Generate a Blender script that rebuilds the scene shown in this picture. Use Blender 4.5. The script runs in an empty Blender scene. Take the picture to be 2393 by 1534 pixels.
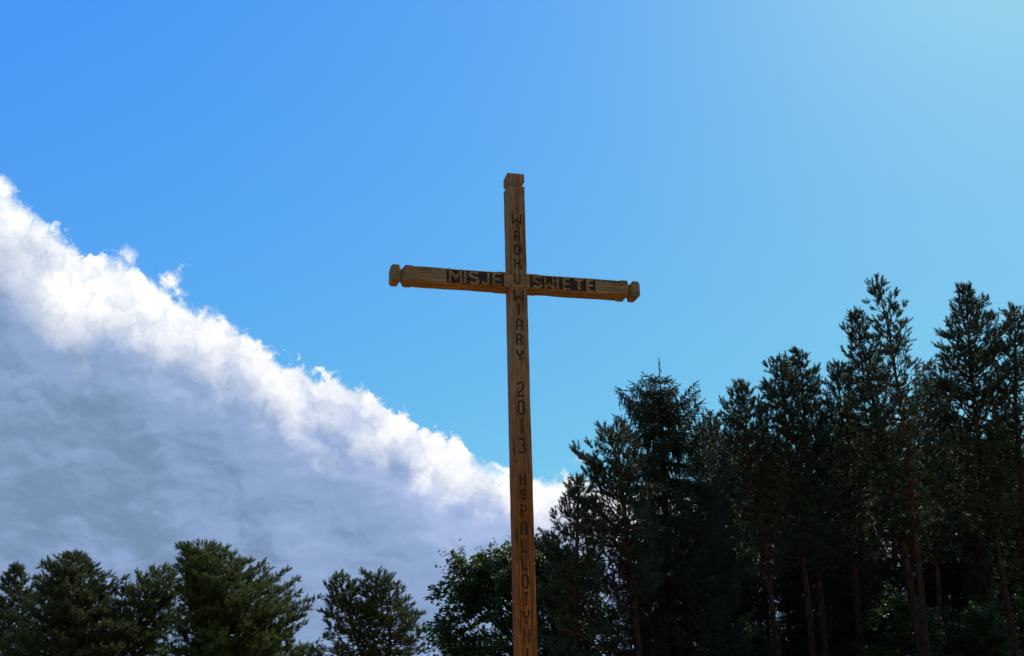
import bpy, math, random
import numpy as np
from mathutils import Vector, Matrix

# ------------------------------------------------------------------ camera, sky, sun, exposure
SC = bpy.context.scene
COL = SC.collection
R = math.radians
F_PX, CX, CY, PITCH, EYE = 2600.0, 1196.5, 767.0, R(20), 1.6
cam = bpy.data.objects.new('camera', bpy.data.cameras.new('camera'))
COL.objects.link(cam)
cam.location = (0, 0, EYE)
cam.rotation_euler = (R(90) + PITCH, 0, 0)
cam.data.sensor_width = 36
cam.data.lens = 36 * F_PX / 2393
cam.data.clip_end = 6000
SC.camera = cam

SUN_AZ, SUN_EL = R(31), R(43)
SC.view_settings.view_transform = 'Standard'
SC.view_settings.look = 'None'
SC.view_settings.exposure = 0
SC.view_settings.gamma = 1
SC.view_settings.use_curve_mapping = False
SC.cycles.max_bounces = 5
SC.cycles.diffuse_bounces = 3
SC.cycles.glossy_bounces = 2
SC.cycles.transmission_bounces = 2
SC.cycles.caustics_reflective = False
SC.cycles.caustics_refractive = False

sun = bpy.data.objects.new('sun', bpy.data.lights.new('sun', 'SUN'))
COL.objects.link(sun)
sun.data.energy = 3.2
sun.data.angle = R(0.5)
sun.data.color = (1.0, 0.95, 0.86)
sd = Vector((math.sin(SUN_AZ) * math.cos(SUN_EL), math.cos(SUN_AZ) * math.cos(SUN_EL), math.sin(SUN_EL)))
sun.rotation_euler = sd.to_track_quat('Z', 'Y').to_euler()
sun.location = sd * 200


class NT:
    """small helper round a node tree"""
    def __init__(s, tree):
        s.t = tree
    def n(s, kind, **kw):
        x = s.t.nodes.new(kind)
        for k, v in kw.items():
            setattr(x, k, v)
        return x
    def put(s, sock, v):
        if isinstance(v, bpy.types.NodeSocket):
            s.t.links.new(v, sock)
        elif v is not None:
            sock.default_value = v
    def m(s, op, a, b=None, c=None, clamp=False):
        x = s.n('ShaderNodeMath', operation=op, use_clamp=clamp)
        s.put(x.inputs[0], a)
        s.put(x.inputs[1], b)
        s.put(x.inputs[2], c)
        return x.outputs[0]
    def step(s, v, lo, hi, a=0.0, b=1.0):
        x = s.n('ShaderNodeMapRange', interpolation_type='SMOOTHSTEP')
        s.put(x.inputs[0], v)
        for i, q in enumerate((lo, hi, a, b)):
            s.put(x.inputs[1 + i], q)
        return x.outputs[0]
    def vm(s, op, a, b=None, scale=None):
        x = s.n('ShaderNodeVectorMath', operation=op)
        s.put(x.inputs[0], a)
        s.put(x.inputs[1], b)
        if scale is not None:
            s.put(x.inputs['Scale'], scale)
        return x.outputs['Value'] if op in ('DOT_PRODUCT', 'LENGTH', 'DISTANCE') else x.outputs['Vector']
    def noise(s, vec, scale, detail=4.0, rough=0.55, dist=0.0, col=False, dims='3D'):
        x = s.n('ShaderNodeTexNoise', noise_dimensions=dims)
        s.put(x.inputs['Vector'], vec)
        s.put(x.inputs['Scale'], scale)
        s.put(x.inputs['Detail'], detail)
        s.put(x.inputs['Roughness'], rough)
        s.put(x.inputs['Distortion'], dist)
        return x.outputs['Color' if col else 'Fac']
    def voro(s, vec, scale, feature='F1', detail=0.0, smooth=None, dims='3D'):
        x = s.n('ShaderNodeTexVoronoi', feature=feature, voronoi_dimensions=dims)
        s.put(x.inputs['Vector'], vec)
        s.put(x.inputs['Scale'], scale)
        s.put(x.inputs['Detail'], detail)
        if smooth is not None:
            s.put(x.inputs['Smoothness'], smooth)
        return x.outputs['Distance']
    def mix(s, f, a, b, blend='MIX'):
        x = s.n('ShaderNodeMix', data_type='RGBA', blend_type=blend)
        s.put(x.inputs[0], f)
        s.put(x.inputs[6], a)
        s.put(x.inputs[7], b)
        return x.outputs[2]
    def mapping(s, vec, scale=(1, 1, 1), rot=(0, 0, 0), loc=(0, 0, 0)):
        x = s.n('ShaderNodeMapping')
        s.put(x.inputs['Vector'], vec)
        x.inputs['Scale'].default_value = scale
        x.inputs['Rotation'].default_value = rot
        x.inputs['Location'].default_value = loc
        return x.outputs[0]


def px(x, y):
    return ((x - CX) / F_PX, (CY - y) / F_PX)


def build_world():
    w = bpy.data.worlds.new('World')
    SC.world = w
    w.use_nodes = True
    g = NT(w.node_tree)
    bg = w.node_tree.nodes['Background']
    bg.inputs[1].default_value = 0.1
    sky = g.n('ShaderNodeTexSky', sky_type='NISHITA', sun_disc=False)
    sky.sun_elevation, sky.sun_rotation = SUN_EL, SUN_AZ
    sky.air_density, sky.dust_density, sky.ozone_density = 1.0, 0.4, 6.0
    sep = g.n('ShaderNodeSeparateColor')
    g.put(sep.inputs[0], sky.outputs[0])
    comb = g.n('ShaderNodeCombineColor')
    for i, (gain, gam) in enumerate(((0.70, 1.08), (0.95, 0.72), (0.835, -0.11))):
        c = g.m('MAXIMUM', g.m('MULTIPLY', sep.outputs[i], 0.1), 0.02)
        g.put(comb.inputs[i], g.m('MULTIPLY', g.m('POWER', c, gam), gain * 10))
    # direction of view in the sky, laid on a plane that stands facing the cloud bank (north, 20 degrees up)
    d = g.n('ShaderNodeTexCoord').outputs['Generated']
    xyz = g.n('ShaderNodeSeparateXYZ')
    g.put(xyz.inputs[0], d)
    cp, sp = math.cos(PITCH), math.sin(PITCH)
    dn = g.vm('DOT_PRODUCT', d, (0, cp, sp))
    dns = g.m('MAXIMUM', dn, 0.05)
    X = g.m('DIVIDE', xyz.outputs[0], dns)
    Y = g.m('DIVIDE', g.vm('DOT_PRODUCT', d, (0, -sp, cp)), dns)
    P = g.n('ShaderNodeCombineXYZ')
    g.put(P.inputs[0], X)
    g.put(P.inputs[1], Y)
    P = P.outputs[0]
    front = g.step(dn, 0.25, 0.45)
    edge_px = [(-800, 60), (-300, 250), (-100, 310), (0, 400), (45, 462), (110, 520), (150, 556), (200, 580), (285, 596), (330, 630),
               (400, 695), (445, 708), (530, 738), (600, 790), (700, 852), (780, 880), (870, 912), (960, 968), (1060, 1018),
               (1100, 1055), (1185, 1085), (1240, 1106), (1340, 1116), (1450, 1128), (1600, 1130), (1800, 1190), (1950, 1230),
               (2100, 1190), (2300, 1140), (2393, 1130), (3200, 1200)]
    fc = g.n('ShaderNodeFloatCurve')
    cu = fc.mapping.curves[0]
    ptsn = [((px(a, b)[0] + 1) / 2, (px(a, b)[1] + 0.5)) for a, b in edge_px]
    cu.points[0].location = ptsn[0]
    cu.points[1].location = ptsn[-1]
    for q in ptsn[1:-1]:
        cu.points.new(*q)
    for q in cu.points:
        q.handle_type = 'VECTOR'
    fc.mapping.extend = 'HORIZONTAL'
    fc.mapping.update()
    g.put(fc.inputs[1], g.m('MULTIPLY_ADD', X, 0.5, 0.5))
    edge = g.m('SUBTRACT', fc.outputs[0], 0.5)
    s0 = g.m('SUBTRACT', edge, Y)
    sb = s0
    for (cx, cy, r) in ((397, 648, 27), (300, 602, 26), (425, 692, 18), (1368, 1066, 15)):
        a, b = px(cx, cy)
        sb = g.m('SMOOTH_MAX', sb, g.m('SUBTRACT', r / F_PX, g.vm('DISTANCE', P, (a, b, 0))), 0.002)
    def n2d(vec, scale, detail, rough=0.55, dist=0.0, col=False):
        return g.noise(vec, scale, detail, rough, dist, col, dims='2D')
    warp = g.vm('SCALE', g.vm('SUBTRACT', n2d(P, 60, 3, 0.6, col=True), (0.5, 0.5, 0.5)), scale=0.030)
    Pw = g.vm('ADD', P, warp)
    n1 = g.m('SUBTRACT', n2d(P, 17, 1), 0.5)
    n2 = g.m('SUBTRACT', n2d(Pw, 70, 7, 0.62), 0.5)
    v1 = g.m('SUBTRACT', 0.42, g.voro(Pw, 36, 'SMOOTH_F1', 1.0, 0.35, dims='2D'))
    v2 = g.m('SUBTRACT', 0.42, g.voro(Pw, 105, 'F1', 1.0, dims='2D'))
    s = g.m('ADD', sb, g.m('MULTIPLY', n1, 0.018))
    s = g.m('ADD', s, g.m('MULTIPLY', v1, 0.012))
    s = g.m('ADD', s, g.m('MULTIPLY', v2, 0.0055))
    s = g.m('ADD', s, g.m('MULTIPLY', n2, 0.015))
    soft = g.step(n2d(P, 22, 1), 0.35, 0.65, 0.0042, 0.0145)
    alpha = g.step(g.m('DIVIDE', s, soft), -0.35, 1.0)
    wisp = g.m('MULTIPLY', g.step(g.m('ADD', n2, g.m('MULTIPLY', s, 14.0)), 0.02, 0.24), 0.55)
    wisp = g.m('MULTIPLY', wisp, g.step(s, -0.024, -0.002))
    alpha = g.m('MAXIMUM', alpha, wisp)
    # cloud light: sunlit rim, grey-blue body hanging below it
    nL = g.m('SUBTRACT', n2d(P, 9, 2), 0.5)
    nM = g.m('SUBTRACT', n2d(Pw, 22, 5), 0.5)
    sh = g.m('ADD', s0, g.m('MULTIPLY', nL, 0.105))
    sh = g.m('ADD', sh, g.m('MULTIPLY', nM, 0.070))
    sh = g.m('SUBTRACT', sh, g.m('MULTIPLY', v1, 0.020))
    lo = g.step(X, -0.46, -0.10, 0.022, 0.015)
    body = g.step(sh, g.m('SUBTRACT', lo, 0.010), g.m('ADD', lo, g.step(X, -0.46, -0.05, 0.105, 0.060)))
    Ps = g.mapping(P, (0.78, 1.12, 1), (0, 0, R(9)))
    Psw = g.vm('ADD', Ps, g.vm('SCALE', g.vm('SUBTRACT', n2d(Ps, 20, 3, col=True), (0.5, 0.5, 0.5)), scale=0.030))
    lit = g.vm('ADD', Psw, (0.0012, 0.0046, 0))                 # a step towards the sun: billows are lit on that side
    rip = g.m('SUBTRACT', n2d(Psw, 40, 4, 0.5), n2d(lit, 40, 4, 0.5))
    big = g.m('SUBTRACT', n2d(Psw, 15, 3, 0.5), n2d(g.vm('ADD', Psw, (0.004, 0.013, 0)), 15, 3, 0.5))
    rip2 = g.m('SUBTRACT', n2d(Ps, 8, 5, 0.55), 0.5)
    dark = (0.185, 0.282, 0.450, 1)
    mid = (0.275, 0.392, 0.635, 1)
    lav = (0.400, 0.502, 0.780, 1)
    tone = g.m('ADD', g.step(X, -0.42, 0.0, 0.08, 0.42), g.step(s0, 0.045, 0.17, 0.44, 0.0))
    for nd_, k_ in ((rip, 0.85), (big, 1.15), (rip2, 0.75)):
        tone = g.m('ADD', tone, g.m('MULTIPLY', nd_, k_))
    grey = g.mix(g.step(tone, -0.15, 0.50), dark, mid)
    grey = g.mix(g.step(tone, 0.46, 1.0), grey, lav)
    rim = g.mix(g.step(g.m('ADD', g.m('ADD', n2, g.m('MULTIPLY', v1, 0.12)), g.m('MULTIPLY', s, 2.5)), g.step(X, -0.46, 0.0, -0.16, -0.34), g.step(X, -0.46, 0.0, 0.14, 0.02)), (0.82, 0.89, 0.96, 1), (1.06, 1.06, 1.06, 1))
    cloud = g.mix(body, rim, grey)
    cloud = g.mix(1.0, cloud, (10, 10, 10, 1), 'MULTIPLY')
    for nd in w.node_tree.nodes:
        if nd.type == 'MIX' and nd.data_type == 'RGBA':
            nd.clamp_result = False
    col = g.mix(g.m('MULTIPLY', alpha, front), comb.outputs[0], cloud)
    # unseen broken cloud added behind the viewer, as neutral fill light on the cross
    rear = g.step(xyz.outputs[1], 0.05, -0.30)
    cov = g.step(g.noise(g.mapping(d, (1, 1, 2.2)), 2.6, 4, 0.55), 0.33, 0.52)
    body2 = g.mix(g.noise(d, 5, 2), (2.2, 2.35, 2.6, 1), (4.6, 4.6, 4.7, 1))
    col = g.mix(g.m('MULTIPLY', rear, cov), col, body2)
    g.put(bg.inputs[0], col)


build_world()


# ------------------------------------------------------------------ helpers
def tag(o, label=None, cat=None, group=None, kind=None):
    for k, v in (('label', label), ('category', cat), ('group', group), ('kind', kind)):
        if v:
            o[k] = v
    return o


def ray(x, y):
    a, b = px(x, y)
    return Vector((a, math.cos(PITCH) - b * math.sin(PITCH), math.sin(PITCH) + b * math.cos(PITCH)))


def at(x, y, depth):
    """the place seen at pixel (x, y) of the photograph at a ground distance of depth metres to the north"""
    d = ray(x, y)
    t = depth / d.y
    return np.array((d.x * t, depth, EYE + d.z * t))


class MB:
    """collects faces and links them as one mesh object"""
    def __init__(s):
        s.v, s.f, s.n, s.mi = [], [], 0, []
    def add(s, verts, faces, mat=0):
        verts = np.asarray(verts, float).reshape(-1, 3)
        faces = np.asarray(faces, np.int64)
        s.v.append(verts)
        s.f.append(faces + s.n)
        s.mi.append(np.full(len(faces), mat))
        s.n += len(verts)
    def tube(s, pts, rad, sides=5, cap=False, mat=0):
        pts = np.asarray(pts, float)
        rad = np.asarray(rad, float)
        k = len(pts)
        t = np.gradient(pts, axis=0)
        t /= np.linalg.norm(t, axis=1)[:, None] + 1e-9
        ref = np.array((0.0, 0.0, 1.0)) if abs(t[:, 2].mean()) < 0.8 else np.array((1.0, 0.0, 0.0))
        a = np.cross(t, ref)
        a /= np.linalg.norm(a, axis=1)[:, None] + 1e-9
        b = np.cross(t, a)
        ang = np.linspace(0, 2 * np.pi, sides, endpoint=False)
        ring = pts[:, None, :] + rad[:, None, None] * (np.cos(ang)[None, :, None] * a[:, None, :] + np.sin(ang)[None, :, None] * b[:, None, :])
        i = np.arange(k - 1)[:, None] * sides
        j = np.arange(sides)[None, :]
        jn = (j + 1) % sides
        q = np.stack((i + j, i + sides + j, i + sides + jn, i + jn), -1).reshape(-1, 4)
        s.add(ring.reshape(-1, 3), q, mat)
    def build(s, name, mats, parent=None, smooth=False):
        me = bpy.data.meshes.new(name)
        v = np.concatenate(s.v)
        lens = np.concatenate([np.full(len(f), f.shape[1]) for f in s.f])
        idx = np.concatenate([f.reshape(-1) for f in s.f])
        me.vertices.add(len(v))
        me.vertices.foreach_set('co', v.astype(np.float32).reshape(-1))
        me.loops.add(len(idx))
        me.loops.foreach_set('vertex_index', idx.astype(np.int32))
        me.polygons.add(len(lens))
        st = np.concatenate(([0], np.cumsum(lens)[:-1]))
        me.polygons.foreach_set('loop_start', st.astype(np.int32))
        me.polygons.foreach_set('loop_total', lens.astype(np.int32))
        for m in (mats if isinstance(mats, (list, tuple)) else [mats]):
            me.materials.append(m)
        me.polygons.foreach_set('material_index', np.concatenate(s.mi).astype(np.int32))
        me.polygons.foreach_set('use_smooth', np.full(len(lens), bool(smooth)))
        me.update()
        me.validate()
        o = bpy.data.objects.new(name, me)
        COL.objects.link(o)
        if parent:
            o.parent = parent
        return o


def empty(name, loc, rot=(0, 0, 0), scale=1.0):
    o = bpy.data.objects.new(name, None)
    COL.objects.link(o)
    o.location, o.rotation_euler = loc, rot
    o.scale = (scale,) * 3
    o.empty_display_size = 0.3
    return o


# ------------------------------------------------------------------ materials
def new_mat(name):
    m = bpy.data.materials.new(name)
    m.use_nodes = True
    g = NT(m.node_tree)
    return m, g, m.node_tree.nodes['Principled BSDF'], m.node_tree.nodes['Material Output']


def foliage_mat(name, c_dark, c_light, trans, t_amt=0.3, rough=0.45, scale=1.6, spec=0.35):
    m, g, p, out = new_mat(name)
    oc = g.n('ShaderNodeTexCoord').outputs['Object']
    rnd = g.n('ShaderNodeNewGeometry').outputs['Random Per Island']
    f = g.m('ADD', g.m('MULTIPLY', g.step(g.noise(oc, scale, 3), 0.35, 0.65), 0.6), g.m('MULTIPLY', rnd, 0.4), clamp=True)
    c = g.mix(f, c_dark + (1,), c_light + (1,))
    g.put(p.inputs['Base Color'], c)
    p.inputs['Roughness'].default_value = rough
    p.inputs['Specular IOR Level'].default_value = spec
    tr = g.n('ShaderNodeBsdfTranslucent')
    g.put(tr.inputs[0], g.mix(f, tuple(0.8 * q for q in trans) + (1,), trans + (1,)))
    mx = g.n('ShaderNodeMixShader')
    mx.inputs[0].default_value = t_amt
    g.put(mx.inputs[1], p.outputs[0])
    g.put(mx.inputs[2], tr.outputs[0])
    g.put(out.inputs[0], mx.outputs[0])
    return m


def bark_mat(name, low, high, z0=0.35, z1=0.62, scale=7.0):
    m, g, p, out = new_mat(name)
    tc = g.n('ShaderNodeTexCoord')
    sx = g.n('ShaderNodeSeparateXYZ')
    g.put(sx.inputs[0], tc.outputs['Generated'])
    n = g.noise(g.mapping(tc.outputs['Object'], (1, 1, 0.3)), scale, 6, 0.6)
    up = g.step(g.m('ADD', sx.outputs[2], g.m('MULTIPLY', g.m('SUBTRACT', n, 0.5), 0.25)), z0, z1)
    c = g.mix(up, low + (1,), high + (1,))
    c = g.mix(g.step(n, 0.36, 0.62), tuple(0.4 * q for q in low) + (1,), c)
    g.put(p.inputs['Base Color'], c)
    p.inputs['Roughness'].default_value = 0.9
    p.inputs['Specular IOR Level'].default_value = 0.08
    b = g.n('ShaderNodeBump')
    b.inputs['Strength'].default_value = 0.6
    b.inputs['Distance'].default_value = 0.03
    g.put(b.inputs['Height'], n)
    g.put(p.inputs['Normal'], b.outputs[0])
    return m


M_PINE = foliage_mat('pine_needles', (0.034, 0.052, 0.025), (0.078, 0.104, 0.040), (0.08, 0.10, 0.02), 0.22, 0.52, 1.6, 0.2)
M_PINE2 = foliage_mat('pine_needles_yellowish', (0.062, 0.090, 0.016), (0.140, 0.172, 0.026), (0.16, 0.20, 0.02), 0.30, 0.52, 0.9, 0.2)
M_PINE3 = foliage_mat('pine_needles_bluish', (0.066, 0.082, 0.022), (0.132, 0.152, 0.036), (0.12, 0.14, 0.03), 0.26, 0.52, 0.8, 0.2)
M_SPRUCE = foliage_mat('spruce_needles', (0.022, 0.036, 0.016), (0.046, 0.066, 0.026), (0.05, 0.07, 0.015), 0.15, 0.52, 1.6, 0.2)
M_LEAF = foliage_mat('broad_leaves', (0.022, 0.042, 0.009), (0.052, 0.088, 0.014), (0.17, 0.26, 0.013), 0.25, 0.50, 1.2, 0.25)
M_BARK = bark_mat('pine_bark', (0.052, 0.031, 0.020), (0.14, 0.058, 0.024))
M_DARKBARK = bark_mat('dark_bark', (0.05, 0.042, 0.036), (0.06, 0.05, 0.042))


def ground_mat():
    m, g, p, out = new_mat('dry_ground')
    oc = g.n('ShaderNodeTexCoord').outputs['Object']
    n = g.noise(oc, 0.12, 6, 0.6)
    n2 = g.noise(oc, 9.0, 5, 0.6)
    c = g.mix(g.step(n, 0.52, 0.68), (0.40, 0.31, 0.20, 1), (0.11, 0.13, 0.045, 1))
    c = g.mix(g.m('MULTIPLY', n2, 0.4), c, (0.22, 0.18, 0.12, 1))
    xy = g.n('ShaderNodeSeparateXYZ')
    g.put(xy.inputs[0], oc)
    f = g.step(g.m('ADD', xy.outputs[1], g.m('MULTIPLY', n, 8.0)), 30.0, 36.0)          # meadow, then the litter of the wood
    c = g.mix(f, c, g.mix(n2, (0.05, 0.06, 0.022, 1), (0.09, 0.10, 0.035, 1)))
    wd = g.m('MULTIPLY', f, g.step(xy.outputs[0], -2.0, 4.0))
    c = g.mix(wd, c, g.mix(n2, (0.030, 0.024, 0.015, 1), (0.055, 0.045, 0.028, 1)))
    g.put(p.inputs['Base Color'], c)
    p.inputs['Roughness'].default_value = 0.95
    b = g.n('ShaderNodeBump')
    b.inputs['Strength'].default_value = 0.4
    g.put(b.inputs['Height'], n2)
    g.put(p.inputs['Normal'], b.outputs[0])
    return m


def wood_mat(name, axis, grey_amt, honey):
    """hewn timber: fibres along the axis, checks, knots, weathered grey in patches"""
    m, g, p, out = new_mat(name)
    oc = g.n('ShaderNodeTexCoord').outputs['Object']
    sc = {'Z': (1, 1, 0.035), 'X': (0.035, 1, 1)}[axis]
    sk = {'Z': (1, 1, 0.32), 'X': (0.32, 1, 1)}[axis]
    # knots bend the fibres round them
    kv = g.voro(g.vm('ADD', g.mapping(oc, sk, loc=(0.37, 0.21, 0.52)), g.vm('SCALE', g.noise(oc, 9, 2, col=True), scale=0.05)), 3.1)
    knot = g.step(kv, 0.06, 0.16, 1.0, 0.0)
    halo = g.step(kv, 0.10, 0.34, 1.0, 0.0)
    wv = g.vm('SCALE', g.vm('SUBTRACT', g.noise(g.mapping(oc, sk), 3.0, 3, 0.5, col=True), (0.5, 0.5, 0.5)), scale=0.05)
    v = g.vm('ADD', g.mapping(g.vm('ADD', oc, g.vm('SCALE', wv, scale=1.0)), sc), g.vm('SCALE', (1.0, 0.6, 0.8), scale=g.m('MULTIPLY', halo, 0.035)))
    fib = g.noise(v, 60, 6, 0.6)
    fine = g.noise(v, 190, 4, 0.6)
    ring = g.noise(v, 16, 3, 0.5, 0.4)
    check = g.step(g.m('ABSOLUTE', g.m('SUBTRACT', g.noise(v, 11, 2, 0.4), 0.5)), 0.0, 0.012, 1.0, 0.0)
    check = g.m('MULTIPLY', check, g.step(g.noise(g.mapping(oc, sk), 2.6, 2), 0.46, 0.60))
    if axis == 'Z':                                   # one long drying check down the middle of the face
        sq = g.n('ShaderNodeSeparateXYZ')
        g.put(sq.inputs[0], oc)
        wob = g.m('MULTIPLY', g.m('SUBTRACT', g.noise(g.mapping(oc, (0, 0, 1)), 2.2, 4, 0.6), 0.5), 0.05)
        ln = g.step(g.m('ABSOLUTE', g.m('ADD', g.m('SUBTRACT', sq.outputs[0], 0.012), wob)), 0.0010, 0.0030, 1.0, 0.0)
        ln = g.m('MULTIPLY', ln, g.step(g.noise(g.mapping(oc, (0, 0, 1), loc=(0, 0, 3)), 1.1, 2), 0.40, 0.50))
        check = g.m('MAXIMUM', check, g.m('MULTIPLY', ln, g.step(sq.outputs[1], -0.095, -0.105)))
    hon = honey + (1,)
    dk = tuple(0.50 * q for q in honey) + (1,)
    c = g.mix(g.step(ring, 0.36, 0.64), dk, hon)
    c = g.mix(g.m('MULTIPLY', g.step(fib, 0.40, 0.66, 1.0, 0.0), 0.85), c, tuple(0.22 * q for q in honey) + (1,))
    wmask = g.step(g.noise(g.mapping(oc, sk), 3.2, 5, 0.6), 0.26, 0.58)
    sz = g.n('ShaderNodeSeparateXYZ')
    g.put(sz.inputs[0], oc)
    wmask = g.m('MULTIPLY', wmask, g.step(sz.outputs[2], 3.4, 6.0, grey_amt * 0.15, grey_amt))     # the exposed top has gone grey, the foot keeps its honey colour
    gy = g.mix(g.step(g.m('ADD', g.m('MULTIPLY', fine, .5), g.m('MULTIPLY', fib, .5)), 0.36, 0.64), (0.125, 0.086, 0.042, 1), (0.37, 0.268, 0.130, 1))
    c = g.mix(wmask, c, gy)
    stain = g.step(g.noise(g.mapping(oc, sk), 5.0, 4, 0.6), 0.60, 0.74)
    c = g.mix(g.m('MULTIPLY', stain, 0.70), c, (0.032, 0.024, 0.018, 1))
    c = g.mix(g.m('MULTIPLY', g.m('MULTIPLY', halo, 0.5), g.step(fib, 0.3, 0.6)), c, tuple(0.5 * q for q in honey) + (1,))
    c = g.mix(g.m('MULTIPLY', knot, 0.85), c, (0.022, 0.013, 0.009, 1))
    c = g.mix(g.m('MULTIPLY', check, 0.9), c, (0.012, 0.009, 0.007, 1))
    g.put(p.inputs['Base Color'], c)
    p.inputs['Roughness'].default_value = 0.75
    p.inputs['Specular IOR Level'].default_value = 0.08
    h = g.m('SUBTRACT', g.m('ADD', g.m('MULTIPLY', fib, 0.5), g.m('MULTIPLY', fine, 0.2)), g.m('MULTIPLY', check, 0.8))
    b = g.n('ShaderNodeBump')
    b.inputs['Strength'].default_value = 0.55
    b.inputs['Distance'].default_value = 0.006
    g.put(b.inputs['Height'], h)
    g.put(p.inputs['Normal'], b.outputs[0])
    return m


def burnt_mat():
    m, g, p, out = new_mat('burnt_letters')
    oc = g.n('ShaderNodeTexCoord').outputs['Object']
    n = g.noise(oc, 45, 4, 0.6)
    g.put(p.inputs['Base Color'], g.mix(g.step(n, 0.4, 0.7), (0.012, 0.009, 0.007, 1), (0.065, 0.042, 0.022, 1)))
    p.inputs['Roughness'].default_value = 0.8
    p.inputs['Specular IOR Level'].default_value = 0.2
    return m


def iron_mat():
    m, g, p, out = new_mat('old_iron')
    n = g.noise(g.n('ShaderNodeTexCoord').outputs['Object'], 90, 4)
    g.put(p.inputs['Base Color'], g.mix(n, (0.02, 0.016, 0.013, 1), (0.06, 0.035, 0.022, 1)))
    p.inputs['Metallic'].default_value = 0.6
    p.inputs['Roughness'].default_value = 0.6
    return m


# ------------------------------------------------------------------ ground
gm = MB()
gm.add([(-3000, -3000, 0), (3000, -3000, 0), (3000, 3000, 0), (-3000, 3000, 0)], [[0, 1, 2, 3]])
tag(gm.build('ground', ground_mat()), kind='structure')


# ------------------------------------------------------------------ the cross
def arc(cx, cy, rx, ry, a0, a1, n=9):
    return [(cx + rx * math.cos(R(a)), cy + ry * math.sin(R(a))) for a in np.linspace(a0, a1, n)]


O_ = arc(.5, .72, .5, .28, 0, 180) + arc(.5, .28, .5, .28, 180, 360) + [(1, .72)]
GLYPH = {
    'W': [[(0, 1), (0, .02), (.5, .42), (1, .02), (1, 1)]],
    'R': [[(0, 0), (0, 1), (.55, 1)] + arc(.55, .76, .4, .24, 80, -90, 7) + [(0, .52)], [(.45, .50), (.85, .42), (.97, .28), (.97, 0)]],
    'O': [O_], '0': [O_],
    'K': [[(0, 1), (0, 0)], [(1, 1), (1, .78), (.72, .54), (.06, .54)], [(.70, .52), (.98, .28), (.98, 0)]],
    'U': [[(0, 1), (0, .3)] + arc(.5, .3, .5, .3, 190, 350) + [(1, .3), (1, 1)]],
    'I': [[(.5, 1), (.5, 0)]],
    'A': [[(0, 0), (0, .68)] + arc(.5, .68, .5, .32, 170, 10) + [(1, .68), (1, 0)], [(.06, .42), (.94, .42)]],
    'Y': [[(0, 1), (0, .78)] + arc(.5, .78, .5, .26, 190, 350) + [(1, .78), (1, 1)], [(.5, .50), (.5, 0)]],
    '2': [arc(.5, .74, .5, .26, 165, -20) + [(.82, .52), (.10, .20), (.02, .02), (1, .02)]],
    '1': [[(.25, .82), (.58, .98), (.58, 0)]],
    '3': [arc(.45, .76, .42, .24, 150, -80), arc(.45, .27, .5, .27, 80, -150)],
    'S': [arc(.5, .76, .46, .24, 20, 200) + [(.12, .60), (.88, .40)] + arc(.5, .25, .46, .25, 20, -160)],
    'P': [[(0, 0), (0, 1), (.55, 1)] + arc(.55, .74, .42, .26, 80, -90, 7) + [(.06, .48)]],
    'L': [[(0, 1), (0, .02), (1, .02)]],
    'T': [[(0, .98), (1, .98)], [(.5, .95), (.5, 0)]],
    'N': [[(0, 0), (0, 1), (1, 0), (1, 1)]],
    'M': [[(0, 0), (0, 1), (.5, .38), (1, 1), (1, 0)]],
    'J': [[(.9, 1), (.9, .28)] + arc(.45, .28, .45, .28, -10, -170)],
    'E': [[(1, 1), (0, 1), (0, 0), (1, 0)], [(.05, .5), (.9, .5)]],
}


JIT = np.random.default_rng(3)


def ribbon(mb, pts, w, y, thick, mat=0):
    """a stroke of width w along (x, z) points, standing thick metres proud of the face y"""
    p = np.array(pts, float) + JIT.normal(0, 0.0008, (len(pts), 2))
    w = w * JIT.uniform(.90, 1.10)
    keep = [0] + [i for i in range(1, len(p)) if np.linalg.norm(p[i] - p[i - 1]) > 1e-5]
    p = p[keep]
    t = np.diff(p, axis=0)
    t /= np.linalg.norm(t, axis=1)[:, None]
    nrm = np.stack((-t[:, 1], t[:, 0]), 1)
    off = np.zeros_like(p)
    off[0], off[-1] = nrm[0], nrm[-1]
    for i in range(1, len(p) - 1):
        mvec = nrm[i - 1] + nrm[i]
        L = np.linalg.norm(mvec)
        mvec = nrm[i] if L < 1e-3 else mvec / L
        off[i] = mvec / max(0.45, float(mvec @ nrm[i]))
    a, b = p + off * w / 2, p - off * w / 2
    k = len(p)
    vs = [(q[0], y, q[1]) for q in a] + [(q[0], y, q[1]) for q in b]
    vf = [(q[0], y - thick, q[1]) for q in a] + [(q[0], y - thick, q[1]) for q in b]
    fs = []
    for i in range(k - 1):
        fs.append((2 * k + i, 2 * k + i + 1, 3 * k + i + 1, 3 * k + i))
        fs.append((i, i + 1, 2 * k + i + 1, 2 * k + i))
        fs.append((k + i, 3 * k + i, 3 * k + i + 1, k + i + 1))
    fs.append((0, 2 * k, 3 * k, k))
    fs.append((k - 1, 2 * k - 1, 4 * k - 1, 3 * k - 1))
    mb.add(vs + vf, fs, mat)


def glyph(mb, ch, x0, x1, z0, z1, w, y, thick=0.002, mat=0):
    for i, st in enumerate(GLYPH[ch]):
        ins = w / 2
        X0, X1 = (x0 + ins, x1 - ins) if ch not in 'I' else (x0, x1)
        ribbon(mb, [(X0 + (X1 - X0) * a, z0 + ins * .9 + (z1 - z0 - 1.8 * ins) * b) for a, b in st], w, y, thick + 0.0004 * i, mat)


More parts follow.
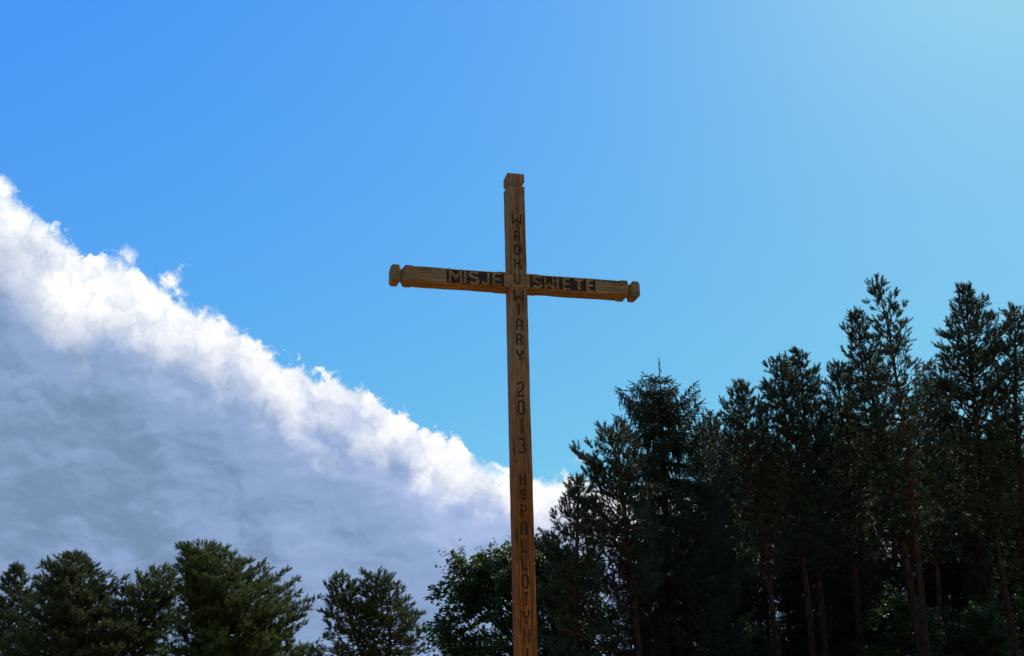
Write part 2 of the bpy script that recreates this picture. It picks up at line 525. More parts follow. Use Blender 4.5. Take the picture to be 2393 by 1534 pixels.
def loft(mb, sections, place, mats=None):
    """eight-cornered sections (half width, half depth, chamfer) along an axis, closed at both ends"""
    rng = random.Random(5)
    V = []
    for (tpos, hx, hy, c, jit) in sections:
        ring = [(hx, -hy + c), (hx - c, -hy), (-hx + c, -hy), (-hx, -hy + c), (-hx, hy - c), (-hx + c, hy), (hx - c, hy), (hx, hy - c)]
        for (a, b) in ring:
            V.append(place(tpos, a + rng.uniform(-jit, jit), b + rng.uniform(-jit, jit)))
    F = []
    n = len(sections)
    for i in range(n - 1):
        for j in range(8):
            k = (j + 1) % 8
            F.append((i * 8 + j, i * 8 + k, (i + 1) * 8 + k, (i + 1) * 8 + j))
    mb.add(V, F)
    mb.add([V[j] for j in range(8)], [tuple(range(7, -1, -1))])
    mb.add([V[(n - 1) * 8 + j] for j in range(8)], [tuple(range(8))])


def build_cross():
    yaw = R(13.4)
    HW = 0.11
    nx, ny = math.sin(yaw), -math.cos(yaw)
    P0 = Vector((0.1, 12.4, 0))
    def plane_hit(x, y):
        d = ray(x, y)
        t = (P0.x * nx + P0.y * ny) / (d.x * nx + d.y * ny)
        return Vector((d.x * t, d.y * t, EYE + d.z * t))
    A, B = plane_hit(1200.5, 420), plane_hit(1227, 1500)
    up = (A - B).normalized()
    base = A - up * (A.z / up.z)
    ex = Vector((math.cos(yaw), math.sin(yaw), 0))
    lean = math.atan2(up.dot(ex), up.z)
    root = empty('wooden_cross', base)
    mat = Matrix.Rotation(yaw, 4, 'Z') @ Matrix.Rotation(lean, 4, 'Y')
    root.rotation_euler = mat.to_euler()
    M = Matrix.Translation(base) @ mat
    Mi = M.inverted()
    tag(root, 'tall weathered timber cross with dark carved lettering, standing before the trees', 'cross')
    o = Mi @ Vector((0, 0, EYE))
    Md = mat.to_3x3().inverted()
    def loc(x, y, yf=-HW):
        d = Md @ ray(x, y)
        t = (yf - o.y) / d.y
        q = o + d * t
        return q.x, q.z
    w_post = wood_mat('weathered_wood_upright', 'Z', 0.80, (0.40, 0.120, 0.014))
    w_beam = wood_mat('weathered_wood_crosswise', 'X', 0.80, (0.38, 0.140, 0.022))
    w_under = wood_mat('sheltered_bounce_lit_wood', 'X', 0.12, (0.50, 0.165, 0.010))  # downward faces: less weathered wood, with warm ground bounce also put into the colour
    burnt, iron = burnt_mat(), iron_mat()
    # beam frame
    YB = -HW - 0.005
    xl, zl = loc(914, 647, YB)
    xr, zr = loc(1497, 685, YB)
    _, za = loc(1000, 643, YB)
    _, zb = loc(1430, 668.5, YB)
    zc = (za + zb) / 2
    HB = 0.098
    # ---- post
    ztop = loc(1205, 405)[1]
    pb = MB()
    jit = 0.0018
    sec = [(-0.3, HW + .004, HW + .004, .012, 0)]
    z = 0.15
    while z < ztop - 0.42:
        k = 1.0 - 0.012 * z / ztop
        sec.append((z, HW * k, HW * k, 0.011 + 0.006 * math.sin(z * 2.1) ** 2, jit))
        z += 0.17
    k = 0.985
    zt = ztop - 0.165
    sec += [(zt - 0.16, HW * k, HW * k, .008, jit), (zt - 0.012, HW * k, HW * k, .004, .0006), (zt, HW * k - .036, HW * k - .036, .003, .0004),
            (zt + 0.055, HW * k, HW * k, .004, .0006), (ztop - 0.006, HW * k * .995, HW * k * .995, .004, .0006), (ztop, HW * k - .008, HW * k - .008, .003, 0)]
    loft(pb, sec, lambda t, a, b: (a, b, t))
    post = pb.build('post', w_post, root)
    # ---- crossbeam (front face 5 mm proud of the post)
    yc = 0.0
    bd = HW + 0.005
    L0, L1 = xl, xr
    def bsec(x, dh, c, jt=jit):
        return (x, HB - dh, bd - dh, c, jt)
    e = 0.125
    nd, nw, ni = 0.048, 0.040, 0.034
    secs = [bsec(L0, .016, .008, 0), bsec(L0 + .022, 0, .010, .0008), bsec(L0 + e - ni, 0, .006, .0006), bsec(L0 + e, nd, .004, .0004), bsec(L0 + e + nw, 0, .006, .0006),
            bsec(L0 + e + nw + .085, 0, .006, .0006), bsec(L0 + e + nw + .095, .006, .009, .001)]
    x = L0 + e + nw + .22
    while x < -0.36:
        secs.append(bsec(x, .005 + .002 * math.sin(x * 7), .009 + .003 * math.sin(x * 9)))
        x += 0.14
    secs += [bsec(-.27, .005, .010), bsec(-.25, .001, .006, .0006), bsec(.24, .001, .006, .0006), bsec(.26, .005, .010)]
    x = 0.38
    while x < L1 - e - nw - .15:
        secs.append(bsec(x, .005 + .002 * math.sin(x * 6), .009 + .003 * math.sin(x * 8)))
        x += 0.14
    secs += [bsec(L1 - e - nw - .095, .006, .009, .001), bsec(L1 - e - nw - .085, 0, .006, .0006), bsec(L1 - e - nw, 0, .006, .0006), bsec(L1 - e, nd, .004, .0004),
             bsec(L1 - e + ni, 0, .006, .0006), bsec(L1 - .024, 0, .010, .0008), bsec(L1, .018, .008, 0)]
    bb = MB()
    loft(bb, secs, lambda t, a, b: (t, b, zc + a))
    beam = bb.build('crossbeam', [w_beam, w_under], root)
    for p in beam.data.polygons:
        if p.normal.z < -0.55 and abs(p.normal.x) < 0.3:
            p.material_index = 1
    bm_fix(beam)
    bm_fix(post)
    # ---- lettering burnt into the post
    lb = MB()
    lines = [('W', 499, 525.5, 23), ('R', 539.5, 565, 15), ('O', 571, 597, 15.5), ('K', 603, 630, 16), ('W', 677, 704.5, 23), ('I', 710, 738, 4), ('A', 745, 774, 16.5),
             ('R', 780, 809, 16.5), ('Y', 816, 845, 17.5), ('2', 892, 928, 18), ('0', 935, 971, 18), ('1', 977, 1015, 12), ('3', 1023, 1061, 18.5), ('K', 1107, 1135, 16),
             ('S', 1143, 1169, 17), ('P', 1179, 1210, 16), ('A', 1219, 1252, 17.5), ('L', 1259, 1292, 17), ('L', 1300, 1334, 17), ('O', 1342, 1376, 17.5), ('T', 1384, 1417, 17),
             ('Y', 1426, 1460, 17), ('N', 1469, 1504, 17), ('I', 1513, 1548, 4)]
    cx_line = lambda y: 1207.5 + (y - 512) * (1231.0 - 1207.5) / (1486 - 512)
    for ch, y0, y1, wpx in lines:
        c = cx_line((y0 + y1) / 2)
        x0, z1 = loc(c - wpx / 2, y0)
        x1, z0 = loc(c + wpx / 2, y1)
        glyph(lb, ch, x0, x1, z0, z1, 0.0175, -HW - 0.0002, 0.0022)
        if ch == 'S':
            dx, dz = loc(1235.5, 1166.5)
            ribbon(lb, [(dx, dz - .009), (dx, dz + .009)], 0.018, -HW - 0.0002, 0.0022)
    lb.build('lettering', burnt, post)
    # ---- relief lettering on the beam: dark sunk ground, letters standing in it
    yb = YB - 0.0004
    rb = MB()
    def span(xa, xb, yt, ybm):
        x0, z1 = loc(xa, yt, YB)
        x1, z0 = loc(xb, ybm, YB)
        return x0, x1, z0, z1
    def bx(zx, zy):                      # zoomed reading of the photograph -> pixels
        return 860 + zx / 3.519, 380 + zy / 3.519
    def row(x0z, x1z, ytl, ybl, ytr, ybr, letters):
        def yy(v, a, b):
            return a + (b - a) * (v - x0z) / (x1z - x0z)
        def corner(v, top):
            q = bx(v, yy(v, ytl, ytr) if top else yy(v, ybl, ybr))
            return loc(q[0], q[1], YB)
        a, b, c, d = corner(x0z, 1), corner(x1z, 1), corner(x1z, 0), corner(x0z, 0)
        th = 0.0016
        vs = [(q[0], yb, q[1]) for q in (a, b, c, d)] + [(q[0], yb - th, q[1]) for q in (a, b, c, d)]
        rb.add(vs, [(4, 7, 6, 5), (0, 4, 5, 1), (1, 5, 6, 2), (2, 6, 7, 3), (3, 7, 4, 0)])
        for ch, l0, l1, w in letters:
            X0, Zt = corner(l0, 1)
            X1, Zb = corner(l1, 0)
            Zt2 = corner(l1, 1)[1]
            Zb2 = corner(l0, 0)[1]
            glyph(rb, ch, X0, X1, (Zb + Zb2) / 2 - .007, (Zt + Zt2) / 2 + .007, w, yb - th + .0004, 0.0022, 1)
    row(648, 1117, 880, 985, 912, 1015, [('M', 664, 776, .031), ('I', 786, 812, .034), ('S', 824, 920, .034), ('J', 930, 1006, .032), ('E', 1022, 1106, .032)])
    row(1333, 1868, 930, 1030, 966, 1066, [('S', 1346, 1438, .034), ('W', 1446, 1534, .030), ('I', 1544, 1572, .034), ('E', 1598, 1674, .032), ('T', 1684, 1784, .034), ('E', 1794, 1866, .032)])
    # accent over the S, tail under the E, both as in the photograph
    q0, q1 = loc(*bx(1384, 938), YB), loc(*bx(1396, 925), YB)
    ribbon(rb, [q0, q1], 0.016, yb, 0.003, 0)
    q0, q1, q2 = loc(*bx(1646, 1040), YB), loc(*bx(1640, 1052), YB), loc(*bx(1656, 1058), YB)
    ribbon(rb, [q0, q1, q2], 0.014, yb - .0018, 0.003, 0)
    x0, z1 = loc(1201, 637.5, YB)
    x1, z0 = loc(1217, 664.5, YB)
    glyph(rb, 'U', x0, x1, z0, z1, 0.018, yb, 0.0022)
    rb.build('lettering', [burnt, w_beam], beam)
    # ---- bolts at the crossing
    for (zx, zy) in ((1178, 912), (1285, 930), (1175, 1012), (1290, 1022)):
        q = loc(*bx(zx, zy), YB)
        nb = MB()
        nb.tube([(q[0], YB + .002, q[1]), (q[0], YB - .006, q[1]), (q[0], YB - .009, q[1])], [.011, .011, .007], 8)
        nb.tube([(q[0], YB - .009, q[1]), (q[0], YB - .0092, q[1])], [.007, .0005], 8)
        nb.build('bolt', iron, beam)
    return root


def bm_fix(o):
    import bmesh
    b = bmesh.new()
    b.from_mesh(o.data)
    bmesh.ops.remove_doubles(b, verts=b.verts, dist=1e-5)
    bmesh.ops.recalc_face_normals(b, faces=b.faces)
    b.to_mesh(o.data)
    b.free()


build_cross()


# ------------------------------------------------------------------ trees
RNG = np.random.default_rng(11)


def unit(v):
    return v / (np.linalg.norm(v) + 1e-9)


def brush(seed, k, length, needle, width, spread, tip=True):
    """a twig clad in needles: k narrow triangles leaning forward round a shoot along +Z"""
    r = np.random.default_rng(seed)
    t = np.linspace(0.0, 1.0, k) * length
    az = np.arange(k) * 2.39996 + r.uniform(0, 6, k) * 0.25
    lean = spread * r.uniform(0.75, 1.25, k) * np.where(t > 0.82 * length, 0.55, 1.0)
    d = np.stack((np.sin(lean) * np.cos(az), np.sin(lean) * np.sin(az), np.cos(lean)), 1)
    side = np.stack((-np.sin(az), np.cos(az), np.zeros(k)), 1) + r.normal(0, .35, (k, 3))
    side /= np.linalg.norm(side, axis=1)[:, None]
    b = np.stack((np.zeros(k), np.zeros(k), t), 1)
    L = needle * r.uniform(0.8, 1.2, k)
    a0 = b - side * width * .5
    a1 = b + side * width * .5
    a2 = b + d * L[:, None]
    return np.stack((a0, a1, a2), 1).reshape(-1, 3)


PINE_T = [brush(s, 42, 0.30, 0.125, 0.028, 0.92) for s in range(5)]
SPRUCE_T = [brush(20 + s, 24, 0.32, 0.075, 0.036, 0.80) for s in range(5)]


def scatter(mb, templates, pos, dirs, scale, tri=True, mat=0):
    """set one template at every place, turned so that its +Z runs along dirs"""
    pos, dirs, scale = np.asarray(pos), np.asarray(dirs), np.asarray(scale)
    n = len(pos)
    dirs = dirs / (np.linalg.norm(dirs, axis=1)[:, None] + 1e-9)
    h = RNG.normal(size=(n, 3))
    a = np.cross(dirs, h)
    a /= np.linalg.norm(a, axis=1)[:, None] + 1e-9
    b = np.cross(dirs, a)
    M = np.stack((a, b, dirs), 2)
    pick = RNG.integers(0, len(templates), n)
    for k, T in enumerate(templates):
        sel = np.where(pick == k)[0]
        if len(sel) == 0:
            continue
        V = np.einsum('nij,vj->nvi', M[sel], T) * scale[sel][:, None, None] + pos[sel][:, None, :]
        nv = len(T)
        side = 3 if tri else 4
        f = np.arange(len(sel) * nv).reshape(-1, side)
        mb.add(V.reshape(-1, 3), f, mat)


def stem_points(pix, depth, base_pix=None):
    """trunk line through picture points at one depth, run down to the ground"""
    p = [at(x, y, depth) for x, y in pix]
    low = p[-1]
    nxt = p[-2]
    sl = (low - nxt) / (nxt[2] - low[2] + 1e-6)
    p.append(np.array((low[0] + sl[0] * low[2] * 0.35, depth, 0.0)))
    return np.array(p[::-1])


def resample(pts, step, wob, rng):
    seg = np.linalg.norm(np.diff(pts, axis=0), axis=1)
    s = np.concatenate(([0], np.cumsum(seg)))
    n = max(4, int(s[-1] / step))
    q = np.linspace(0, s[-1], n)
    out = np.stack([np.interp(q, s, pts[:, i]) for i in range(3)], 1)
    for i in range(2):
        w = np.convolve(rng.normal(0, wob, n + 4), np.ones(5) / 5, 'same')[2:-2]
        w[0] = 0
        out[:, i] += w * np.linspace(0.2, 1, n)
    return out


def pine_stem(tb, cb, pts, prof, base_z, r0, rng, dens=1.0, tuft=1.0, gap=0.12, jag=0.28, stubs=5, pxm=1.0, needles=PINE_T, up_top=48, up_low=4, lumpy=0.22, twig=1.0):
    """one stem of a Scots pine: trunk tube, curved limbs, side twigs and needle brushes.
    prof: rows (z, reach to the west, reach to the east) in metres"""
    top = pts[-1]
    H = top[2]
    n = len(pts)
    rad = r0 * np.clip(1 - pts[:, 2] / H, 0, 1) ** 0.75 * 0.92 + 0.014
    rad[0] *= 1.15
    tb.tube(pts, rad, 8)
    pz = np.array([q[0] for q in prof])
    pl = np.array([q[1] for q in prof])
    pr = np.array([q[2] for q in prof])
    o = np.argsort(pz)
    pz, pl, pr = pz[o], pl[o], pr[o]
    axis = lambda z: np.array([np.interp(z, pts[:, 2], pts[:, 0]), np.interp(z, pts[:, 2], pts[:, 1]), z])
    T_pos, T_dir, T_s = [], [], []
    span = max(0.5, H - base_z)
    def reach(z, az):
        l, r = np.interp(z, pz, pl), np.interp(z, pz, pr)
        c = math.cos(az)
        depth = 0.5 * (l + r)
        side = r if c > 0 else l
        lump = 1 + lumpy * math.sin(3 * az + ph[0] + 1.9 * z) * math.sin(2.6 * z + ph[1]) + .5 * lumpy * math.sin(5 * az + ph[2]) * math.sin(4.3 * z + ph[3])
        return (abs(c) * side + (1 - abs(c)) * max(depth, 0.8 * side)) * lump
    def tufts(p, d, k, s=1.0):
        for _ in range(k):
            dd = unit(d + rng.normal(0, .42, 3) + np.array((0, 0, .38)))
            T_pos.append(p)
            T_dir.append(dd)
            T_s.append(tuft * s * rng.uniform(.75, 1.35))
    area = np.trapezoid(0.5 * (pl + pr), pz) if hasattr(np, 'trapezoid') else np.trapz(0.5 * (pl + pr), pz)
    nb = int(dens * (16 + 10.0 * area))
    ph = rng.uniform(0, 6.28, 4)
    zs = base_z + span * (np.arange(nb) + rng.uniform(0, 1, nb)) / nb
    az0 = rng.uniform(0, 6.28)
    for i, zt in enumerate(zs):
        az = az0 + i * 2.39996 + rng.normal(0, .3)
        Rr = reach(zt, az) * (rng.uniform(.86, 1.18) if rng.uniform() < .6 else rng.uniform(1 - jag * 2.0, .95))
        if Rr < 0.12:
            continue
        u = (zt - base_z) / span
        el = R(up_low + (up_top - up_low) * u ** 1.1 + rng.normal(0, 7))
        za = max(base_z - 0.35, zt - Rr * math.tan(min(el, R(66))))
        za = min(za, H - 0.1)
        A = axis(za)
        tip = axis(min(zt, H))
        tip = np.array((tip[0] + math.cos(az) * Rr, tip[1] + math.sin(az) * Rr, zt + rng.normal(0, .05) * Rr))
        m = 6
        ts = np.linspace(0, 1, m)
        sag = rng.uniform(.04, .16) * Rr * (1 - u)
        curve = A[None] * (1 - ts[:, None]) + tip[None] * ts[:, None]
        curve[:, 2] -= sag * np.sin(ts * np.pi)
        curve[:, 2] += 0.10 * Rr * (ts ** 3 - ts)
        curve[1:-1] += rng.normal(0, .035 * Rr, (m - 2, 3))
        L = np.linalg.norm(tip - A)
        rb = min(0.022 + 0.016 * L, 0.42 * np.interp(za, pts[:, 2], rad) + .008)
        tb.tube(curve, np.linspace(rb, .006, m), 5)
        if rng.uniform() < gap * (1 - u):
            inner = 0.72
        else:
            inner = 0.32 if L > 1.2 else 0.12
        d0 = unit(tip - A)
        tufts(tip, d0, 3)
        nt = max(2, int(L / 0.26))
        for k in range(nt):
            t = inner + (1 - inner) * (k + rng.uniform(0, 1)) / nt
            if t > .99:
                continue
            f = t * (m - 1)
            j = int(f)
            p = curve[j] * (1 - f + j) + curve[j + 1] * (f - j)
            sd = 1 if k % 2 else -1
            lat = unit(np.cross(d0, (0, 0, 1))) * sd
            dd = unit(d0 * .75 + lat * rng.uniform(.4, 1.0) + np.array((0, 0, rng.uniform(.05, .6))))
            ls = min(1.15, (0.18 + 0.36 * L * (1.08 - t))) * rng.uniform(.6, 1.15) * twig
            e = p + dd * ls
            e[2] += .12 * ls
            if ls > .3:
                tb.tube([p, (p + e) / 2 - np.array((0, 0, .03 * ls)), e], [.009, .007, .004], 3)
            tufts(e, dd, 2)
            q = int(ls / 0.24)
            for w in range(q):
                tt = (w + rng.uniform(.4, 1)) / (q + .5)
                tufts(p + (e - p) * tt, unit(dd + rng.normal(0, .5, 3)), 1, .92)
    # leading shoot
    tufts(top, np.array((0, 0, 1.0)), 3, 1.1)
    for k in range(6):
        zt = H - 0.16 * (k + .5)
        tufts(axis(zt), np.array((rng.normal(0, .5), rng.normal(0, .5), .8)), 2)
    # dead stubs and bare boughs below the crown
    for k in range(stubs):
        zt = rng.uniform(0.45 * base_z, base_z)
        az = rng.uniform(0, 6.28)
        A = axis(zt)
        L = rng.uniform(.4, 1.7)
        e = A + np.array((math.cos(az) * L, math.sin(az) * L, rng.uniform(-.25, .25) * L))
        mid = (A + e) / 2 + rng.normal(0, .08, 3)
        tb.tube([A, mid, e], [.026, .016, .005], 4)
    scatter(cb, needles, np.array(T_pos), np.array(T_dir), np.array(T_s))


def pine(label, stems, depth, group, seed, mat=None, extra=None, cat='pine tree', skirt=None, **kw):
    """stems: list of (trunk picture points top to bottom, outline rows (y, west, east) in pixels, crown base y, trunk radius)"""
    rng = np.random.default_rng(seed)
    tb, cb = MB(), MB()
    first = None
    for pix, rows, yb, r0 in stems:
        drop = 9 if group == LEFT else 14            # the last brush stands this far above the wood of the leader
        pix = [(pix[0][0], pix[0][1] + drop)] + pix[1:]
        rows = [(y + drop * .8, l, r) for y, l, r in rows]
        raw = stem_points(pix, depth)
        if first is None:
            first = raw[0].copy()
        pts = resample(raw, 0.7, 0.05, rng)
        mid = at(pix[0][0], rows[0][0], depth)
        scale = (depth * math.cos(PITCH) + (mid[2] - EYE) * math.sin(PITCH)) / F_PX
        if skirt is None and group == WOOD:
            skirt = 130
        if group == WOOD:
            kw['dens'] = kw.get('dens', 1.0) * 1.02
            kw.setdefault('jag', 0.36)
            kw.setdefault('up_top', int(rng.uniform(44, 62)))
            kw.setdefault('lumpy', 0.30)
        if skirt:                                   # thinner lower boughs under the main crown
            y0, l0, r0_ = rows[-1]
            rows = [(y, l * 1.12, r * 1.12) for y, l, r in rows] + [(y0 + skirt * .5, l0 * 1.25 + 8, r0_ * 1.25 + 8), (y0 + skirt, l0 * .8, r0_ * .8)]
            yb = max(yb, y0) + skirt
        prof = [(at(pix[0][0], y, depth)[2], l * scale, r * scale) for y, l, r in rows]
        bz = at(pix[0][0], yb, depth)[2]
        pts_l = pts - first
        pts_l[:, 2] = pts[:, 2]
        pine_stem(tb, cb, pts_l, prof, bz, r0, rng, **kw)
    if extra:
        for line, r1, *near in extra:
            dys = np.linspace(0, near[0], len(line)) if near else np.zeros(len(line))
            p = np.array([at(x, y, depth - dy) for (x, y), dy in zip(line, dys)]) - np.array((first[0], depth, 0))
            p = resample(p, 0.35, 0.05, rng)
            tb.tube(p, np.linspace(r1, r1 * .4, len(p)), 6)
    root = empty('pine_tree', (first[0], depth, 0))
    tag(root, label, cat, group)
    tb.build('trunk', M_BARK, root, smooth=True)
    cb.build('crown', mat or M_PINE, root)
    return root


def spruce(label, top_px, foot_px, rows, depth, group, seed, dens=1.0, base_frac=0.06):
    rng = np.random.default_rng(seed)
    raw = stem_points([top_px, foot_px], depth)
    first = raw[0].copy()
    pts = resample(raw, 0.7, 0.03, rng) - np.array((first[0], depth, 0))
    H = pts[-1, 2]
    tb, cb = MB(), MB()
    rad = 0.26 * np.clip(1 - pts[:, 2] / H, 0, 1) ** .85 + .012
    tb.tube(pts, rad, 8)
    m0 = at(top_px[0], rows[0][0], depth)
    scale = (depth * math.cos(PITCH) + (m0[2] - EYE) * math.sin(PITCH)) / F_PX
    pz = np.array([at(top_px[0], y, depth)[2] for y, _, _ in rows])[::-1]
    pl = np.array([l * scale for _, l, _ in rows])[::-1]
    pr = np.array([r * scale for _, _, r in rows])[::-1]
    TP, TD, TS = [], [], []
    axis = lambda z: np.array([np.interp(z, pts[:, 2], pts[:, 0]), np.interp(z, pts[:, 2], pts[:, 1]), z])
    z = H * base_frac
    k = 0
    while z < H - 0.42:
        u = z / H
        n = 8 if u < .9 else 6
        for i in range(n):
            az = k * 1.1 + i * 6.283 / n + rng.normal(0, .22)
            c = math.cos(az)
            l, r = 1.14 * np.interp(z, pz, pl), 1.14 * np.interp(z, pz, pr)
            Rr = (abs(c) * (r if c > 0 else l) + (1 - abs(c)) * .5 * (l + r)) * rng.uniform(.70, 1.10)
            if Rr < .1:
                Rr = .1
            el = R(np.interp(u, (0, .55, .8, .93, 1), (-24, -16, -6, 6, 20)) + rng.normal(0, 5))
            A = axis(z)
            dh = np.array((math.cos(az), math.sin(az), 0))
            ts = np.linspace(0, 1, 7)
            lift = np.where(ts > .5, (ts - .5) ** 2 * (1.3 if u < .93 else .5), 0) * Rr
            droop = -0.10 * Rr * np.sin(ts * np.pi) * (1.0 if u < .85 else .2)
            curve = A[None] + dh[None] * (ts * Rr)[:, None]
            curve[:, 2] += math.tan(el) * ts * Rr + lift + droop
            tb.tube(curve, np.linspace(.012 + .010 * Rr, .005, 7), 4)
            lat = np.array((-dh[1], dh[0], 0))
            ns = max(3, int(Rr / .075 * dens))
            for w in range(ns):
                t = .10 + .9 * (w + rng.uniform(0, 1)) / ns
                f = min(t, .999) * 6
                j = int(f)
                p = curve[j] * (1 - f + j) + curve[j + 1] * (f - j)
                for sd in (-1, 1):
                    hang = rng.uniform(.25, .85) * min(1.0, .35 + .5 * Rr) * (1.15 - .6 * t) * (1.0 if u < .9 else .5)
                    side = rng.uniform(.10, .42) * min(1.0, Rr)
                    dirn = unit(lat * sd * .55 + dh * .35 + np.array((0, 0, -.5 if u < .93 else .2)))
                    e = p + lat * sd * side + dh * .12
                    TP.append(p)
                    TD.append(unit(e - p + rng.normal(0, .05, 3)))
                    TS.append(max(.6, min(1.2, side / .3 * 1.2)))
                    q = max(1, int(hang / .24))
                    pp = e.copy()
                    for h in range(q):
                        ddn = unit(np.array((rng.normal(0, .22), rng.normal(0, .22), -1.0)) + dirn * .5) if u < .93 else unit(dirn + rng.normal(0, .3, 3))
                        TP.append(pp.copy())
                        TD.append(ddn)
                        TS.append(rng.uniform(.75, 1.15))
                        pp = pp + ddn * .24
            TP.append(curve[-1])
            TD.append(unit(dh + np.array((0, 0, .5))))
            TS.append(1.1)
            TP.append(curve[-1])
            TD.append(unit(dh + lat * .7 + np.array((0, 0, .1))))
            TS.append(.9)
            TP.append(curve[-1])
            TD.append(unit(dh - lat * .7 + np.array((0, 0, .1))))
            TS.append(.9)
        z += np.interp(u, (0, .6, .9, 1), (.62, .80, .62, .26)) * rng.uniform(.85, 1.15)
        k += 1
    for q in range(7):
        TP.append(axis(H - .10 * q - .1))
        TD.append(unit(np.array((rng.normal(0, .15 + .09 * q), rng.normal(0, .15 + .09 * q), 1.0))))
        TS.append(.8)
    TP.append(axis(H))
    TD.append(np.array((0, 0, 1.0)))
    TS.append(1.0)
    scatter(cb, SPRUCE_T, np.array(TP), np.array(TD), np.array(TS))
    root = empty('spruce_tree', (first[0], depth, 0))
    tag(root, label, 'spruce tree', group)
    tb.build('trunk', M_DARKBARK, root, smooth=True)
    cb.build('crown', M_SPRUCE, root)
    return root


# a leaf: five-pointed outline folded along its rib, in the XY plane with the rib along +Y
def leaf_template(seed):
    r = np.random.default_rng(seed)
    o = np.array([(0, 0), (.34, .10), (.52, .52), (.26, .62), (0, 1.0), (-.26, .62), (-.52, .52), (-.34, .10)])
    o = o * (1 + r.normal(0, .08, o.shape))
    z = -0.35 * np.abs(o[:, 0]) - .12 * o[:, 1] ** 2
    v = np.c_[o, z]
    quads = [(0, 1, 2, 3), (0, 3, 4, 4), (0, 4, 5, 5), (0, 5, 6, 7)]
    tri = [(0, 1, 2), (0, 2, 3), (0, 3, 4), (0, 4, 5), (0, 5, 6), (0, 6, 7)]
    return np.array([v[list(t)] for t in tri]).reshape(-1, 3)


LEAF_T = [leaf_template(s) for s in range(4)]


def leaf_frames(mb, pos, nrm, rib, scale):
    nrm = nrm / (np.linalg.norm(nrm, axis=1)[:, None] + 1e-9)
    x = np.cross(rib, nrm)
    x /= np.linalg.norm(x, axis=1)[:, None] + 1e-9
    y = np.cross(nrm, x)
    M = np.stack((x, y, nrm), 2)
    pick = RNG.integers(0, len(LEAF_T), len(pos))
    for k, T in enumerate(LEAF_T):
        sel = np.where(pick == k)[0]
        if len(sel):
            V = np.einsum('nij,vj->nvi', M[sel], T) * scale[sel][:, None, None] + pos[sel][:, None, :]
            mb.add(V.reshape(-1, 3), np.arange(len(sel) * len(T)).reshape(-1, 3))


def broadleaf_mesh(H, crown_z, rx, ry, seed, n_leaf, leaf=0.12, lobes=26, r0=0.16):
    """trunk and limbs that fork towards boughs, each bough carrying sprays of leaves"""
    rng = np.random.default_rng(seed)
    tb, cb = MB(), MB()
    cz = (crown_z + H) / 2
    hz = (H - crown_z) / 2
    trunk = resample(np.array(((0, 0, 0), (0.1, 0, H * .3), (0, .1, H * .62), (0.1, 0, H * .9))), .6, .06, rng)
    tb.tube(trunk, r0 * (1 - trunk[:, 2] / H) ** .8 + .015, 8)
    P, N, B, S = [], [], [], []
    per = max(4, int(n_leaf / (lobes * 9)))
    for i in range(lobes):
        v = rng.normal(size=3)
        v = unit(v)
        if v[2] < -.55:
            v[2] = -v[2]
        rr = rng.uniform(.62, 1.0) ** .6
        c = np.array((v[0] * rx * rr, v[1] * ry * rr, cz + v[2] * hz * rr))
        za = np.clip(c[2] - rng.uniform(.35, .6) * math.hypot(c[0], c[1]) - .4, crown_z * .7, H * .85)
        A = np.array((np.interp(za, trunk[:, 2], trunk[:, 0]), np.interp(za, trunk[:, 2], trunk[:, 1]), za))
        m = 6
        ts = np.linspace(0, 1, m)[:, None]
        cur = A * (1 - ts) + c * ts
        cur[1:-1] += rng.normal(0, .12, (m - 2, 3))
        tb.tube(cur, np.linspace(.02 + .012 * np.linalg.norm(c - A), .008, m), 5)
        br = rng.uniform(.55, 1.05) * min(rx, hz) * .42
        for k in range(9):
            t = rng.uniform(.45, 1.0)
            f = min(t, .999) * (m - 1)
            j = int(f)
            p = cur[j] * (1 - f + j) + cur[j + 1] * (f - j)
            d = unit(rng.normal(size=3) * np.array((1, 1, .55)) + unit(c - A) * .7)
            e = p + d * br * rng.uniform(.4, .95)
            tb.tube([p, (p + e) / 2 + rng.normal(0, .05, 3), e], [.012, .008, .004], 3)
            for q in range(per):
                tt = rng.uniform(.25, 1.05)
                pos = p + (e - p) * tt + rng.normal(0, .10, 3)
                P.append(pos)
                N.append(unit(np.array((rng.normal(0, .55), rng.normal(0, .55), 1.0)) + d * .3))
                B.append(unit(d + rng.normal(0, .6, 3) + np.array((0, 0, -.55))))
                S.append(leaf * rng.uniform(.6, 1.25))
    leaf_frames(cb, np.array(P), np.array(N), np.array(B), np.array(S))
    return tb, cb


def broadleaf(label, loc, group, name='broadleaf_tree', cat='tree', **kw):
    tb, cb = broadleaf_mesh(**kw)
    root = empty(name, loc)
    tag(root, label, cat, group)
    tb.build('trunk', M_DARKBARK, root, smooth=True)
    cb.build('crown', M_LEAF, root)
    return root


def copy_tree(src, loc, rot, scale, label, group=None):
    r = src.copy()
    COL.objects.link(r)
    r.location, r.rotation_euler, r.scale = loc, (0, 0, rot), (scale, scale, scale)
    r['label'] = label
    if group:
        r['group'] = group
    for c in src.children:
        d = c.copy()
        COL.objects.link(d)
        d.parent = r
    return r


WOOD = 'trees of the wood right of the cross'
LEFT = 'pines along the left of the field'

